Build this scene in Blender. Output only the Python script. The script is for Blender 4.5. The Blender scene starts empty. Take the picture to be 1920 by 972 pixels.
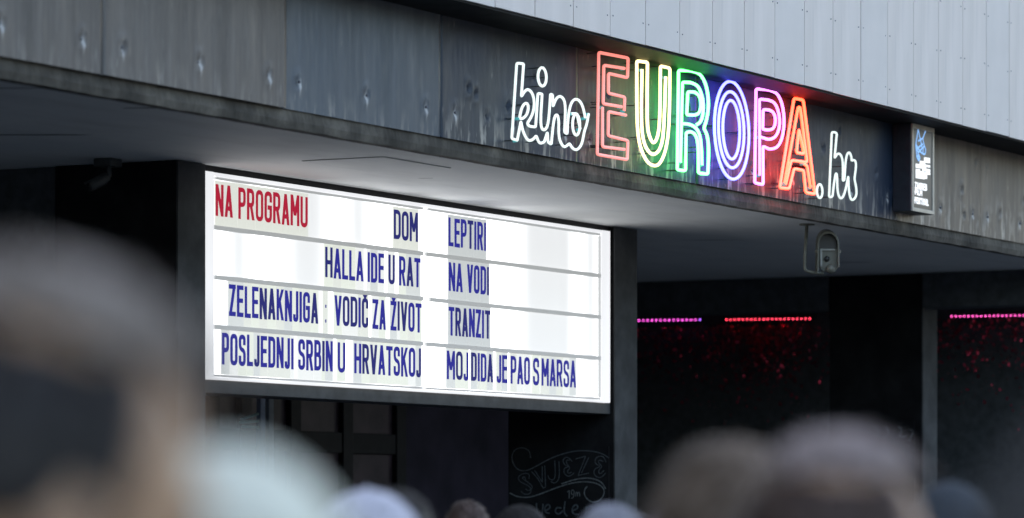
import bpy, bmesh, math, random
from mathutils import Vector, Matrix, Euler
random.seed(7)
R = math.radians
scene = bpy.context.scene
C = scene.collection

EXPO = 2.1                        # exposed for the shade
EV = 2 ** -EXPO                     # lamp strengths below are given as they read at that exposure
# ------------------------------------------------------------------ camera
TH = R(28.1)                       # angle between the line of sight and the cinema front
FPX, CX, HY = 7000.0, 960.0, 965.0 # focal length, centre column and horizon row for a 1920 px wide frame
CAMZ = 1.72
cam_d = bpy.data.cameras.new('camera')
cam = bpy.data.objects.new('camera', cam_d); C.objects.link(cam); scene.camera = cam
cam.location = (0, 0, CAMZ)
cam.rotation_euler = (R(90), 0, TH - R(90))
cam_d.sensor_width = 36.0
cam_d.lens = FPX / 1920 * 36
cam_d.shift_y = (HY - 486) / 1920
cam_d.clip_start = 0.05; cam_d.clip_end = 2000
cam_d.dof.use_dof = True
cam_d.dof.focus_distance = 19.3
cam_d.dof.aperture_fstop = 2.65

# ------------------------------------------------------------------ sky, sun, exposure
SUN_EL, SUN_AZ = 24.0, 62.0        # the sun stands behind the building, so the whole front is in shade
world = bpy.data.worlds.new('World'); scene.world = world; world.use_nodes = True
wn = world.node_tree.nodes; wl = world.node_tree.links
bg = wn['Background']
sky = wn.new('ShaderNodeTexSky'); sky.sky_type = 'NISHITA'; sky.sun_disc = False
sky.sun_elevation = R(SUN_EL); sky.sun_rotation = R(90 - SUN_AZ)
sky.air_density = 1.0; sky.dust_density = 6.0; sky.ozone_density = 0.0
wl.new(sky.outputs[0], bg.inputs[0]); bg.inputs[1].default_value = 0.15
sun_d = bpy.data.lights.new('sun', 'SUN'); sun_d.energy = 3.0; sun_d.angle = R(0.5); sun_d.color = (1, .95, .87)
sun = bpy.data.objects.new('sun', sun_d); C.objects.link(sun)
dirv = Vector((math.cos(R(SUN_AZ)) * math.cos(R(SUN_EL)), math.sin(R(SUN_AZ)) * math.cos(R(SUN_EL)), math.sin(R(SUN_EL))))
sun.rotation_euler = dirv.to_track_quat('Z', 'Y').to_euler()
sun.location = (0, 0, 30)
vs = scene.view_settings
vs.view_transform = 'Standard'; vs.look = 'None'; vs.exposure = EXPO; vs.gamma = 1.0; vs.use_curve_mapping = False
scene.cycles.use_denoising = True
scene.cycles.max_bounces = 6
scene.cycles.sample_clamp_indirect = 6

# ------------------------------------------------------------------ geometry of the view -> geometry of the place
ST, CT = math.sin(TH), math.cos(TH)
def on_front(px, py, y):
    """point of the plane y = const (parallel to the front) seen at that spot of the photo"""
    u = (px - CX) / FPX
    d = y / (ST - u * CT)
    return Vector((d * (CT + u * ST), y, CAMZ + d * (HY - py) / FPX))
def X(px, y): return on_front(px, 0, y).x
def on_cross(px, py, x):
    """the same for a plane x = const (running into the building)"""
    u = (px - CX) / FPX
    d = x / (CT + u * ST)
    return Vector((x, d * (ST - u * CT), CAMZ + d * (HY - py) / FPX))
def at_depth(px, py, d):
    u = (px - CX) / FPX
    return Vector((d * (CT + u * ST), d * (ST - u * CT), CAMZ + d * (HY - py) / FPX))

# ------------------------------------------------------------------ materials
def lin(r, g, b):
    f = lambda c: (c / 255 / 12.92) if c / 255 <= .04045 else ((c / 255 + .055) / 1.055) ** 2.4
    return (f(r), f(g), f(b), 1)
class Mat:
    def __init__(s, name):
        s.m = bpy.data.materials.new(name); s.m.use_nodes = True
        s.n = s.m.node_tree.nodes; s.l = s.m.node_tree.links
        s.p = s.n['Principled BSDF']
        s.tc = s.n.new('ShaderNodeTexCoord')
    def noise(s, scale, detail=4, rough=.55, vec=(1, 1, 1), coord='Object'):
        mp = s.n.new('ShaderNodeMapping'); mp.inputs['Scale'].default_value = vec
        s.l.new(s.tc.outputs[coord], mp.inputs[0])
        t = s.n.new('ShaderNodeTexNoise'); t.inputs['Scale'].default_value = scale
        t.inputs['Detail'].default_value = detail; t.inputs['Roughness'].default_value = rough
        s.l.new(mp.outputs[0], t.inputs['Vector'])
        return t.outputs[0]
    def ramp(s, fac, stops):
        r = s.n.new('ShaderNodeValToRGB'); e = r.color_ramp.elements
        while len(e) > 1: e.remove(e[-1])
        e[0].position = stops[0][0]; e[0].color = stops[0][1]
        for p, c in stops[1:]:
            k = e.new(p); k.color = c
        s.l.new(fac, r.inputs[0]); return r.outputs[0]
    def mix(s, fac, a, b, mode='MIX'):
        x = s.n.new('ShaderNodeMix'); x.data_type = 'RGBA'; x.blend_type = mode
        for i, v in ((0, fac), (6, a), (7, b)):
            if hasattr(v, 'links'): s.l.new(v, x.inputs[i])
            else: x.inputs[i].default_value = v
        return x.outputs[2]
    def math(s, op, a, b=0.0, clamp=False):
        x = s.n.new('ShaderNodeMath'); x.operation = op; x.use_clamp = clamp
        for i, v in ((0, a), (1, b)):
            if hasattr(v, 'links'): s.l.new(v, x.inputs[i])
            else: x.inputs[i].default_value = v
        return x.outputs[0]
    def axis(s, k, coord='Object'):
        x = s.n.new('ShaderNodeSeparateXYZ'); s.l.new(s.tc.outputs[coord], x.inputs[0]); return x.outputs[k]
    def set(s, **kw):
        for k, v in kw.items():
            i = s.p.inputs[k.replace('_', ' ')]
            if hasattr(v, 'links'): s.l.new(v, i)
            else: i.default_value = v
        return s
    def bump(s, h, strength=.3, dist=.01):
        b = s.n.new('ShaderNodeBump'); b.inputs['Strength'].default_value = strength; b.inputs['Distance'].default_value = dist
        s.l.new(h, b.inputs['Height']); s.l.new(b.outputs[0], s.p.inputs['Normal']); return s
def g(v): return (v, v, v, 1)

def plain(name, col, rough=.6, metal=0.0, spread=.25, scale=14, bump=.1, vec=(1, 1, 1)):
    M = Mat(name)
    nz = M.noise(scale, vec=vec)
    a = tuple(c * (1 - spread) for c in col[:3]) + (1,); b = tuple(min(1, c * (1 + spread)) for c in col[:3]) + (1,)
    M.set(Base_Color=M.ramp(nz, [(.3, a), (.7, b)]), Roughness=rough, Metallic=metal)
    if bump: M.bump(nz, bump, .004)
    return M.m
def glow(name, col, strength, base=(.6, .6, .6, 1)):
    M = Mat(name)
    M.set(Base_Color=base, Roughness=.5, Specular_IOR_Level=.06, Emission_Color=col, Emission_Strength=strength * EV)
    return M.m

def fascia_mat(name, lo, hi, streak, drips, tint2=None):
    M = Mat(name)
    s1 = M.noise(1, 8, .6, (12, 12, .7))
    s2 = M.noise(3.1, 5, .6, (9, 9, 1.6))
    s3 = M.noise(1.4, 2, .5)
    c = M.ramp(s1, [(.28, lo), (.55, tuple((a + b) / 2 for a, b in zip(lo, hi))), (.78, hi)])
    c = M.mix(M.math('MULTIPLY', M.ramp(s2, [(.52, g(0)), (.72, g(1))]), streak), c, (.30, .28, .26, 1))
    if tint2: c = M.mix(M.ramp(s3, [(.42, g(0)), (.6, g(1))]), c, tint2)
    # pale lime runs near the lower edge
    z = M.axis(2)
    dz = M.math('SUBTRACT', 1.0, M.math('MULTIPLY', z, drips[0]), True)
    dn = M.noise(1, 3, .6, (22, 22, 5))
    dz = M.math('MULTIPLY', dz, M.ramp(M.noise(1, 2, .5, (4, 4, 1)), [(.35, g(.2)), (.6, g(1))]))
    dm = M.math('MULTIPLY', M.math('MULTIPLY', M.ramp(dn, [(.50, g(0)), (.60, g(1))]), dz), drips[1], True)
    c = M.mix(dm, c, (.55, .53, .49, 1))
    sp = M.noise(1, 3, .5, (17, 17, 5))
    c = M.mix(M.math('MULTIPLY', M.ramp(sp, [(.68, g(0)), (.76, g(1))]), drips[2]), c, (.4, .4, .38, 1))
    for x0_ in (.138, .708, 1.248):  # bright highlight at each punched fixing, painted into the base colour
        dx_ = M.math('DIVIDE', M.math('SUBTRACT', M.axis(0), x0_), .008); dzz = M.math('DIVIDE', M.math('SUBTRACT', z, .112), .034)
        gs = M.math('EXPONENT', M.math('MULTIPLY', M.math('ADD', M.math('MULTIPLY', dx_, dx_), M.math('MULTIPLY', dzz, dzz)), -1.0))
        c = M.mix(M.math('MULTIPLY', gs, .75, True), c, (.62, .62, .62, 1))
    M.set(Base_Color=c, Metallic=.35, Roughness=M.ramp(s2, [(.3, g(.36)), (.7, g(.55))]))
    M.bump(M.noise(1, 3, .5, (5, 5, 2)), .25, .01)
    return M.m
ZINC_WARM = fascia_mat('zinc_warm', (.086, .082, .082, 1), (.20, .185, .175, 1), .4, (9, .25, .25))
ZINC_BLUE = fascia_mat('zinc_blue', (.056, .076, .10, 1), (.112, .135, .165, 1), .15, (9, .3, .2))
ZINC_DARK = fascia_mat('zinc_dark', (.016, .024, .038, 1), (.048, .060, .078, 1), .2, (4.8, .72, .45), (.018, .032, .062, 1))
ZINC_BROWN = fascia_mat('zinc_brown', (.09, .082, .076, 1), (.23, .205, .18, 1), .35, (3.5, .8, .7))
def concrete(name, lo, hi, scale=9, bump=.5):
    M = Mat(name)
    n1 = M.noise(scale, 8, .7); n2 = M.noise(scale * .35, 3)
    c = M.mix(M.ramp(n2, [(.35, g(0)), (.65, g(1))]), M.ramp(n1, [(.3, lo), (.7, hi)]), tuple(a * .6 for a in lo[:3]) + (1,))
    M.set(Base_Color=c, Roughness=.85); M.bump(n1, bump, .01); return M.m
SLAB = concrete('slab_concrete', (.06, .053, .042, 1), (.20, .178, .145, 1), 9, .9)
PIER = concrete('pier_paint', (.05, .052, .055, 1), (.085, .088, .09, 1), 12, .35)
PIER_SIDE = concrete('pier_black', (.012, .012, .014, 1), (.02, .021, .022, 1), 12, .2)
M = Mat('soffit_paint')
n = M.noise(2.2, 6, .6); n2 = M.noise(1, 4, .6, (1.2, 5, 1))
c = M.mix(M.ramp(n2, [(.5, g(0)), (.75, g(.5))]), M.ramp(n, [(.3, (.74, .75, .75, 1)), (.7, (.82, .82, .80, 1))]), (.60, .60, .58, 1))
M.set(Base_Color=c, Roughness=.7); M.bump(n, .12, .01); SOFFIT = M.m
M = Mat('white_board')
n = M.noise(1.3, 4, .5, (6, 6, .8)); n2 = M.noise(40, 3)
c = M.ramp(n, [(.3, (.76, .685, .63, 1)), (.7, (.87, .785, .73, 1))])
c = M.mix(M.ramp(M.noise(1, 5, .65, (14, 14, .9)), [(.56, g(0)), (.8, g(.4))]), c, (.55, .51, .48, 1))
M.set(Base_Color=c, Roughness=.5); M.bump(n2, .05, .002); BOARD_W = M.m
BOARD_W2 = plain('white_board_cool', (.80, .735, .69, 1), .5, spread=.05, scale=3, bump=.04)
DARK_GAP = plain('joint_backing', (.03, .03, .04, 1), .8)
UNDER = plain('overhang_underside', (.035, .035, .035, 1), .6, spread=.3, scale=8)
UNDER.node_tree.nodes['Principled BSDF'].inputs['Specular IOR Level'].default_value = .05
BLACK = plain('black_steel', (.012, .012, .013, 1), .5, .2)
STEEL = plain('dark_grey_steel', (.055, .057, .06, 1), .55, .2, .3, 10)
BEAM = plain('beam_paint', (.07, .078, .086, 1), .7)
BACK = plain('back_wall_plum', (.020, .017, .027, 1), .7, spread=.45, scale=2.5)
for m_ in (BACK, PIER_SIDE, BEAM, BLACK): m_.node_tree.nodes['Principled BSDF'].inputs['Specular IOR Level'].default_value = .12
M = Mat('door_glass'); n = M.noise(5, 4)
M.set(Base_Color=M.ramp(n, [(.35, (.024, .018, .023, 1)), (.65, (.05, .034, .042, 1))]), Roughness=.4, Specular_IOR_Level=.2); PANE = M.m
ALU = plain('bare_aluminium', (.55, .52, .46, 1), .45, .5, .1)
SCREW = plain('screw_head', (.16, .16, .18, 1), .5, .6)

# ------------------------------------------------------------------ mesh helpers
def box(bm, a, b, bev=0):
    x0, y0, z0 = a; x1, y1, z1 = b
    v = [bm.verts.new(p) for p in ((x0, y0, z0), (x1, y0, z0), (x1, y1, z0), (x0, y1, z0), (x0, y0, z1), (x1, y0, z1), (x1, y1, z1), (x0, y1, z1))]
    for f in ((3, 2, 1, 0), (4, 5, 6, 7), (0, 1, 5, 4), (1, 2, 6, 5), (2, 3, 7, 6), (3, 0, 4, 7)): bm.faces.new([v[i] for i in f])
    return bm
def obj(name, bm, mat, parent=None, smooth=False, bevel=0, origin=None):
    me = bpy.data.meshes.new(name)
    if origin is not None: bmesh.ops.translate(bm, vec=-Vector(origin), verts=bm.verts)
    bmesh.ops.recalc_face_normals(bm, faces=bm.faces)
    bm.to_mesh(me); bm.free()
    me.materials.append(mat)
    if smooth: me.polygons.foreach_set('use_smooth', [True] * len(me.polygons))
    o = bpy.data.objects.new(name, me); C.objects.link(o)
    if origin is not None: o.location = origin
    if parent is not None:
        o.parent = parent; o.matrix_parent_inverse = Matrix.Translation(parent.matrix_basis.translation).inverted() if False else Matrix.Identity(4)
        o.location = Vector(o.location) - world_loc(parent)
    if bevel:
        m = o.modifiers.new('bevel', 'BEVEL'); m.width = bevel; m.segments = 2; m.limit_method = 'ANGLE'
    return o
def world_loc(o):
    v = Vector(o.location)
    while o.parent: o = o.parent; v += Vector(o.location)
    return v
def bx(name, a, b, mat, parent=None, bevel=0, origin=None):
    return obj(name, box(bmesh.new(), a, b), mat, parent, bevel=bevel, origin=origin)
def tagit(o, label, cat, group=None, kind=None):
    if label: o['label'] = label
    if cat: o['category'] = cat
    if group: o['group'] = group
    if kind: o['kind'] = kind
    return o
def thing(name, label, cat, loc=(0, 0, 0), group=None):
    o = bpy.data.objects.new(name, None); C.objects.link(o); o.location = loc; o.empty_display_size = .2
    return tagit(o, label, cat, group)
def share(name, me, mat, parent, loc, rot=None, scale=None):
    o = bpy.data.objects.new(name, me); C.objects.link(o)
    if mat is not None and me.materials[0] != mat:
        o.material_slots[0].link = 'OBJECT'; o.material_slots[0].material = mat
    if parent is not None: o.parent = parent; o.location = Vector(loc) - world_loc(parent)
    else: o.location = loc
    if rot: o.rotation_euler = rot
    if scale: o.scale = scale
    return o
def mesh_from(bm, name, mat, smooth=False):
    me = bpy.data.meshes.new(name); bmesh.ops.recalc_face_normals(bm, faces=bm.faces); bm.to_mesh(me); bm.free(); me.materials.append(mat)
    if smooth: me.polygons.foreach_set('use_smooth', [True] * len(me.polygons))
    return me

def fillet(pts, closed=False, small=None, seg=6):
    """2-D outline with rounded corners; a point is (x, y), (x, y, radius) or (x, y, 'c') for a flowing curve"""
    P = [(Vector((p[0], p[1])), (p[2] if len(p) > 2 else small)) for p in pts]
    n = len(P); out = []
    for i in range(n):
        p, r = P[i]
        if (not closed and i in (0, n - 1)) or not r: out.append(p.copy()); continue
        a = P[i - 1][0]; b = P[(i + 1) % n][0]
        da = (a - p); db = (b - p); la, lb = da.length, db.length
        if la < 1e-9 or lb < 1e-9: out.append(p.copy()); continue
        ta = la / 2 if r == 'c' else min(r, la / 2); tb = lb / 2 if r == 'c' else min(r, lb / 2)
        s = p + da / la * ta; e = p + db / lb * tb
        for k in range(seg + 1):
            t = k / seg
            q = s * (1 - t) ** 2 + p * 2 * t * (1 - t) + e * t * t
            if not out or (q - out[-1]).length > 1e-7: out.append(q)
    if closed and (out[0] - out[-1]).length < 1e-7: out.pop()
    return out
def tube(bm, pts, r, closed=False, sides=8):
    """round tube along 3-D points"""
    pts = [Vector(p) for p in pts]
    n = len(pts); rings = []; prev = None
    for i, p in enumerate(pts):
        a = pts[i - 1] if (i > 0 or closed) else pts[i]; b = pts[(i + 1) % n] if (i < n - 1 or closed) else pts[i]
        t = (b - a)
        if t.length < 1e-9: t = Vector((0, 0, 1))
        t.normalize()
        if prev is None:
            u = t.orthogonal().normalized()
        else:
            u = prev - t * prev.dot(t)
            u = u.normalized() if u.length > 1e-6 else t.orthogonal().normalized()
        prev = u; w = t.cross(u)
        rr = r[i] if isinstance(r, (list, tuple)) else r
        rings.append([bm.verts.new(p + (u * math.cos(2 * math.pi * k / sides) + w * math.sin(2 * math.pi * k / sides)) * rr) for k in range(sides)])
    m = n if closed else n - 1
    for i in range(m):
        A = rings[i]; B = rings[(i + 1) % n]
        off = 0
        if closed and i == n - 1:
            off = min(range(sides), key=lambda o: (A[0].co - B[o].co).length)
        for k in range(sides):
            bm.faces.new((A[k], A[(k + 1) % sides], B[(k + 1 + off) % sides], B[(k + off) % sides]))
    if not closed:
        bm.faces.new(list(reversed(rings[0]))); bm.faces.new(rings[-1])
    return bm
def ribbon(bm, pts, w, y, thick, closed=False, wz=None, place=None):
    """flat stroke of width w standing proud of a front plane: pts are (x, z); the face is at y"""
    n = len(pts); L = []; Rr = []
    for i in range(n):
        p = pts[i]
        a = pts[i - 1] if (i > 0 or closed) else None; b = pts[(i + 1) % n] if (i < n - 1 or closed) else None
        da = (p - a).normalized() if a is not None and (p - a).length > 1e-9 else None
        db = (b - p).normalized() if b is not None and (b - p).length > 1e-9 else None
        d1 = da or db; d2 = db or da
        n1 = Vector((-d1.y, d1.x)); n2 = Vector((-d2.y, d2.x)); m = n1 + n2
        if m.length < 1e-6: m = n1.copy()
        m.normalize(); k = min(1.7, 1 / max(.2, m.dot(n1)))
        L.append(p + m * w / 2 * k); Rr.append(p - m * w / 2 * k)
    pl = place or (lambda q, yy: (q.x, yy, q.y))
    F = [(bm.verts.new(pl(l, y)), bm.verts.new(pl(r_, y)), bm.verts.new(pl(l, y + thick)), bm.verts.new(pl(r_, y + thick))) for l, r_ in zip(L, Rr)]
    for i in range(n if closed else n - 1):
        A = F[i]; B = F[(i + 1) % n]
        bm.faces.new((A[0], A[1], B[1], B[0])); bm.faces.new((A[2], B[2], B[3], A[3]))
        bm.faces.new((A[0], B[0], B[2], A[2])); bm.faces.new((A[1], A[3], B[3], B[1]))
    if not closed:
        for A in (F[0], F[-1]): bm.faces.new((A[0], A[2], A[3], A[1]))
    return bm
q = .5
GLYPH = {
 'A': (1.02, [('d', 0, 0, .5, 1), ('d', 1, 0, .5, 1), [(.22, .235), (.78, .235)]]),
 'B': (.95, [[(0, 0), (0, 1), (.92, 1, q), (.92, .53, q), (0, .53)], [(0, .52), (1, .52, q), (1, 0, q), (0, 0)]]),
 'C': (.92, [[(1, .76), (1, 1, q), (0, 1, q), (0, 0, q), (1, 0, q), (1, .24)]]),
 'D': (.98, [[(0, 0), (0, 1), (1, 1, q), (1, 0, q), (0, 0), 'x']]),
 'E': (.82, [[(1, 1), (0, 1), (0, 0), (1, 0)], [(0, .52), (.88, .52)]]),
 'F': (.80, [[(1, 1), (0, 1), (0, 0)], [(0, .5), (.88, .5)]]),
 'G': (.97, [[(1, .76), (1, 1, q), (0, 1, q), (0, 0, q), (1, 0, q), (1, .48), (.62, .48)]]),
 'H': (1, [[(0, 0), (0, 1)], [(1, 0), (1, 1)], [(0, .5), (1, .5)]]),
 'I': (.02, [[(.5, 0), (.5, 1)]]),
 'J': (.6, [[(1, 1), (1, 0, q), (0, 0, q), (0, .12)]]),
 'K': (1, [[(0, 0), (0, 1)], ('d', 0, .36, 1, 1), ('d', 1, 0, .38, .62)]),
 'L': (.74, [[(0, 1), (0, 0), (1, 0)]]),
 'M': (1.25, [[(0, 0), (0, 1)], [(1, 0), (1, 1)], ('d', .5, .3, 0, 1), ('d', .5, .3, 1, 1)]),
 'N': (1, [[(0, 0), (0, 1)], [(1, 0), (1, 1)], ('d', 1, 0, 0, 1)]),
 'O': (.97, [[(0, 0, q), (0, 1, q), (1, 1, q), (1, 0, q), 'x']]),
 'P': (.92, [[(0, 0), (0, 1), (1, 1, q), (1, .45, q), (0, .45)]]),
 'R': (.97, [[(0, 0), (0, 1), (.95, 1, q), (.95, .47, q), (0, .47)], ('d', 1, 0, .5, .52)]),
 'S': (.92, [[(.97, .78), (.97, 1, q), (0, 1, q), (0, .57, q), (1, .47, q), (1, 0, q), (0, 0, q), (0, .22)]]),
 'T': (.92, [[(0, 1), (1, 1)], [(.5, 1), (.5, 0)]]),
 'U': (.97, [[(0, 1), (0, 0, q), (1, 0, q), (1, 1)]]),
 'V': (1.02, [('d', .5, 0, 0, 1), ('d', .5, 0, 1, 1)]),
 'Z': (.86, [[(0, 1), (1, 1)], [(0, 0), (1, 0)], ('d', 0, 0, 1, 1)]),
 ':': (.12, [[(.5, .06), (.5, .10)], [(.5, .58), (.5, .62)]]),
}
GLYPH['Č'] = (GLYPH['C'][0], GLYPH['C'][1] + [[(.2, 1.24), (.5, 1.12), (.8, 1.24)]])
GLYPH['Ž'] = (GLYPH['Z'][0], GLYPH['Z'][1] + [[(.2, 1.24), (.5, 1.12), (.8, 1.24)]])
def glyph(bm, ch, x0, x1, z0, h, t, y, thick, place=None):
    w, strokes = GLYPH[ch]
    a, b = x0 + t / 2, x1 - t / 2
    if b < a: a = b = (x0 + x1) / 2
    for k, s in enumerate(strokes):
        if s[0] == 'd':                                   # slanting stroke with level cut ends
            xa, za, xb, zb_ = s[1:]
            A_ = (a + (b - a) * xa, z0 + (za * (h - t) + (t / 2 if 0 < za < 1 else za * t))); B_ = (a + (b - a) * xb, z0 + (zb_ * (h - t) + (t / 2 if 0 < zb_ < 1 else zb_ * t)))
            hw = t * .53; pl = place or (lambda q_, yy: (q_.x, yy, q_.y)); yy = y - .0002 * k
            V = [Vector((A_[0] - hw, A_[1])), Vector((A_[0] + hw, A_[1])), Vector((B_[0] + hw, B_[1])), Vector((B_[0] - hw, B_[1]))]
            f0 = [bm.verts.new(pl(v, yy)) for v in V]; f1 = [bm.verts.new(pl(v, y + thick)) for v in V]
            bm.faces.new(f0); bm.faces.new(f1[::-1])
            for i in range(4): bm.faces.new((f0[i], f0[(i + 1) % 4], f1[(i + 1) % 4], f1[i]))
            continue
        closed = s[-1] == 'x'
        pts = [(a + (b - a) * p[0], z0 + t / 2 + (h - t) * p[1]) + ((min(p[2] * (b - a), .5 * h) * 1.0,) if len(p) > 2 else ()) for p in s if p != 'x']
        pp = fillet(pts, closed)
        if not closed:                                    # square ends
            pp[0] = pp[0] + (pp[0] - pp[1]).normalized() * t / 2; pp[-1] = pp[-1] + (pp[-1] - pp[-2]).normalized() * t / 2
        ribbon(bm, pp, t, y - .0002 * k, thick, closed, place=place)
def word_cells(text, x0, x1, t, gap):
    ws = [max(GLYPH[c][0], .02) for c in text]
    total = x1 - x0 - gap * (len(text) - 1) - t * len(text)
    k = total / sum(ws); x = x0; out = []
    for c, w in zip(text, ws):
        e = x + k * w + t; out.append((c, x, e)); x = e + gap
    return out

# ------------------------------------------------------------------ SETTING
YF, YC, YB = 8.42, 8.12, 9.75       # fascia, overhanging cladding, display board
ZS, ZM, ZC = 3.405, 3.465, 4.044    # soffit, foot of the metal, foot of the cladding
bm = bmesh.new(); bmesh.ops.create_grid(bm, x_segments=2, y_segments=2, size=400)
M = Mat('asphalt'); n = M.noise(30, 8, .7, coord='Object'); n2 = M.noise(.6, 4)
M.set(Base_Color=M.mix(M.ramp(n2, [(.4, g(0)), (.6, g(.5))]), M.ramp(n, [(.3, g(.045)), (.7, g(.075))]), (.07, .068, .064, 1)), Roughness=.85); M.bump(n, .4, .01)
tagit(obj('ground', bm, M.m), None, None, kind='structure')

bld = thing('cinema_building', 'grey cinema front with a metal canopy above dark piers, under white boarding', 'building', (17, 9, 0))
def part(name, a, b, mat, bevel=0, parent=None, origin=None): return bx(name, a, b, mat, parent or bld, bevel, origin)
part('upper_wall', (-20, YC + .03, ZC), (60, 22, 20), BOARD_W)
part('joint_backing', (X(1003, YC) - 14 * .3915, YC + .02, ZC), (X(1003, YC) + 28 * .3915, YC + .028, 7.2), DARK_GAP)
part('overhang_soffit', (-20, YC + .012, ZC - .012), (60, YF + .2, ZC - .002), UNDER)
part('canopy_slab', (-20, YF + .012, ZS + .004), (60, 22, ZC - .02), SLAB)
# rough slab lip under the metal, lumpy lower edge
bm = bmesh.new(); N = 900
rows = []
for i in range(N + 1):
    x = 8 + 19 * i / N
    e = .0025 * math.sin(x * 9.1) + .002 * math.sin(x * 23.7 + 1) + random.uniform(-.0015, .0015)
    if random.random() < .02: e += random.uniform(.003, .007)
    rows.append([bm.verts.new(p) for p in ((x, YF + .06, ZS + .03), (x, YF + .012 + random.uniform(-.003, .003), ZM + .003), (x, YF + .008 + e * .4 + random.uniform(-.002, .002), ZS + .012 + e * .5), (x, YF + .016 + e * .3, ZS - .020 + e * .6), (x, YF + .075 + e * .4, ZS - .019 + e * .3), (x, YF + .085, ZS + .002))])
for i in range(N):
    for k in range(5): bm.faces.new((rows[i][k], rows[i + 1][k], rows[i + 1][k + 1], rows[i][k + 1]))
obj('slab_edge', bm, SLAB, bld)
part('soffit', (-20, YF + .03, ZS), (60, 22, ZS + .002), SOFFIT)
# access hatch in the soffit, with its open joint
for a, b in (((15.20, 8.80), (15.86, 8.806)), ((15.20, 9.25), (15.86, 9.256)), ((15.20, 8.806), (15.206, 9.25)), ((15.854, 8.806), (15.86, 9.25))):
    pass
part('soffit_hatch', (15.21, 8.81, ZS - .004), (15.85, 9.245, ZS - .001), SOFFIT)
hj = bmesh.new()
for a in (((15.202, 8.802), (15.209, 9.252)), ((15.851, 8.802), (15.858, 9.252)), ((15.209, 8.802), (15.851, 8.809)), ((15.209, 9.246), (15.851, 9.252))):
    box(hj, (a[0][0], a[0][1], ZS - .003), (a[1][0], a[1][1], ZS - .001))
obj('hatch_joint', hj, plain('joint_grey', (.3, .3, .3, 1)), bld)
CRACK = plain('old_filler', (.30, .30, .30, 1), .9)
for (px, py, w, dpt) in ((60, 253, .16, .02), (20, 165, .10, .015), (272, 202, .05, .02), (798, 334, .02, .012), (1330, 450, .12, .02), (1600, 492, .06, .02)):
    d = (ZS - CAMZ) * FPX / (HY - py); p = at_depth(px, py, d)
    f = bmesh.new(); k = 9; vs_ = []
    for i in range(k):
        a = 2 * math.pi * i / k; vs_.append(f.verts.new((p.x + math.cos(a) * w * random.uniform(.7, 1) , p.y + math.sin(a) * dpt * 3 * random.uniform(.6, 1) - math.cos(a) * w * 1.6, ZS - .0015)))
    f.faces.new(vs_); obj('filler_patch', f, CRACK, bld)

# fascia panels, each with three punched fixings
PITCH = 1.384
edges = [12.30 + PITCH * k for k in range(-3, 11)]
def panel_mesh(w, h, dents):
    nx, nz = int(w / .02), int(h / .02)
    b_ = bmesh.new(); grid = []
    for j in range(nz + 1):
        row = []
        for i in range(nx + 1):
            x, z = w * i / nx, h * j / nz
            y = .0035 * math.sin(x * 3.1 + w) * math.sin(z * 4.2) + .0015 * math.sin(x * 11)
            for (dx, dz, s) in dents:
                r2 = ((x - dx) ** 2 + ((z - dz) * .7) ** 2) / s ** 2
                y += .016 * math.exp(-r2) - .007 * math.exp(-(math.sqrt(r2) - 1.6) ** 2 * 3)
            row.append(b_.verts.new((x, y, z)))
        grid.append(row)
    for j in range(nz):
        for i in range(nx): b_.faces.new((grid[j][i], grid[j][i + 1], grid[j + 1][i + 1], grid[j + 1][i]))
    # folded edges
    for j in range(nz):
        for i, s in ((0, 1), (nx, -1)):
            a, c_ = grid[j][i], grid[j + 1][i]
            e = b_.verts.new((a.co.x, .014, a.co.z)); f = b_.verts.new((c_.co.x, .014, c_.co.z)); b_.faces.new((a, c_, f, e))
    return b_
sb = bmesh.new(); bmesh.ops.create_uvsphere(sb, u_segments=8, v_segments=5, radius=.007); SCREW_ME = mesh_from(sb, 'screw', SCREW, True)
H_PANEL = ZC - .014 - ZM
for k in range(len(edges) - 1):
    x0, x1 = edges[k], edges[k + 1]
    c_ = (x0 + x1) / 2
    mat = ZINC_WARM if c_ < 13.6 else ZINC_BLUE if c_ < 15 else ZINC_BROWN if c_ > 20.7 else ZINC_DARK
    dents = [(.13 + random.uniform(-.01, .01), .125, .015), (.70, .125, .015), (1.24, .125, .015)]
    if c_ > 15: dents += [(random.uniform(.1, 1.3), random.uniform(.05, .5), .015) for _ in range(5)]
    gap = .003
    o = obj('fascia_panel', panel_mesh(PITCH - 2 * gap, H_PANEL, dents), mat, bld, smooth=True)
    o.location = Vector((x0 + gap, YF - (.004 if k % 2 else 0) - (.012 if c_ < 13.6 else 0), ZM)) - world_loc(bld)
    for dx, dz, s in dents[:3]:
        share('screw', SCREW_ME, None, o, Vector((x0 + gap + dx, YF - .004, ZM + dz)))
# white boarding above the canopy
PW = .3915
first = X(1003, YC)
for k in range(-14, 28):
    x0 = first + k * PW
    vis = 14.4 < x0 < 22.4
    top = 7.2
    o = part('cladding_board', (x0 + .0035, YC - .002 * random.random(), ZC + random.uniform(-.002, .002)), (x0 + PW - .0035, YC + .0185, top), BOARD_W if random.random() < .6 else BOARD_W2, origin=(x0, YC, ZC))
    if vis:
        for zz in (4.145, 4.445, 4.745):
            for xx in (x0 + .032, x0 + PW - .032):
                share('screw', SCREW_ME, None, o, (xx + random.uniform(-.003, .003), YC - .001, zz + random.uniform(-.005, .005)), scale=(.55, .55, .55))
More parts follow.
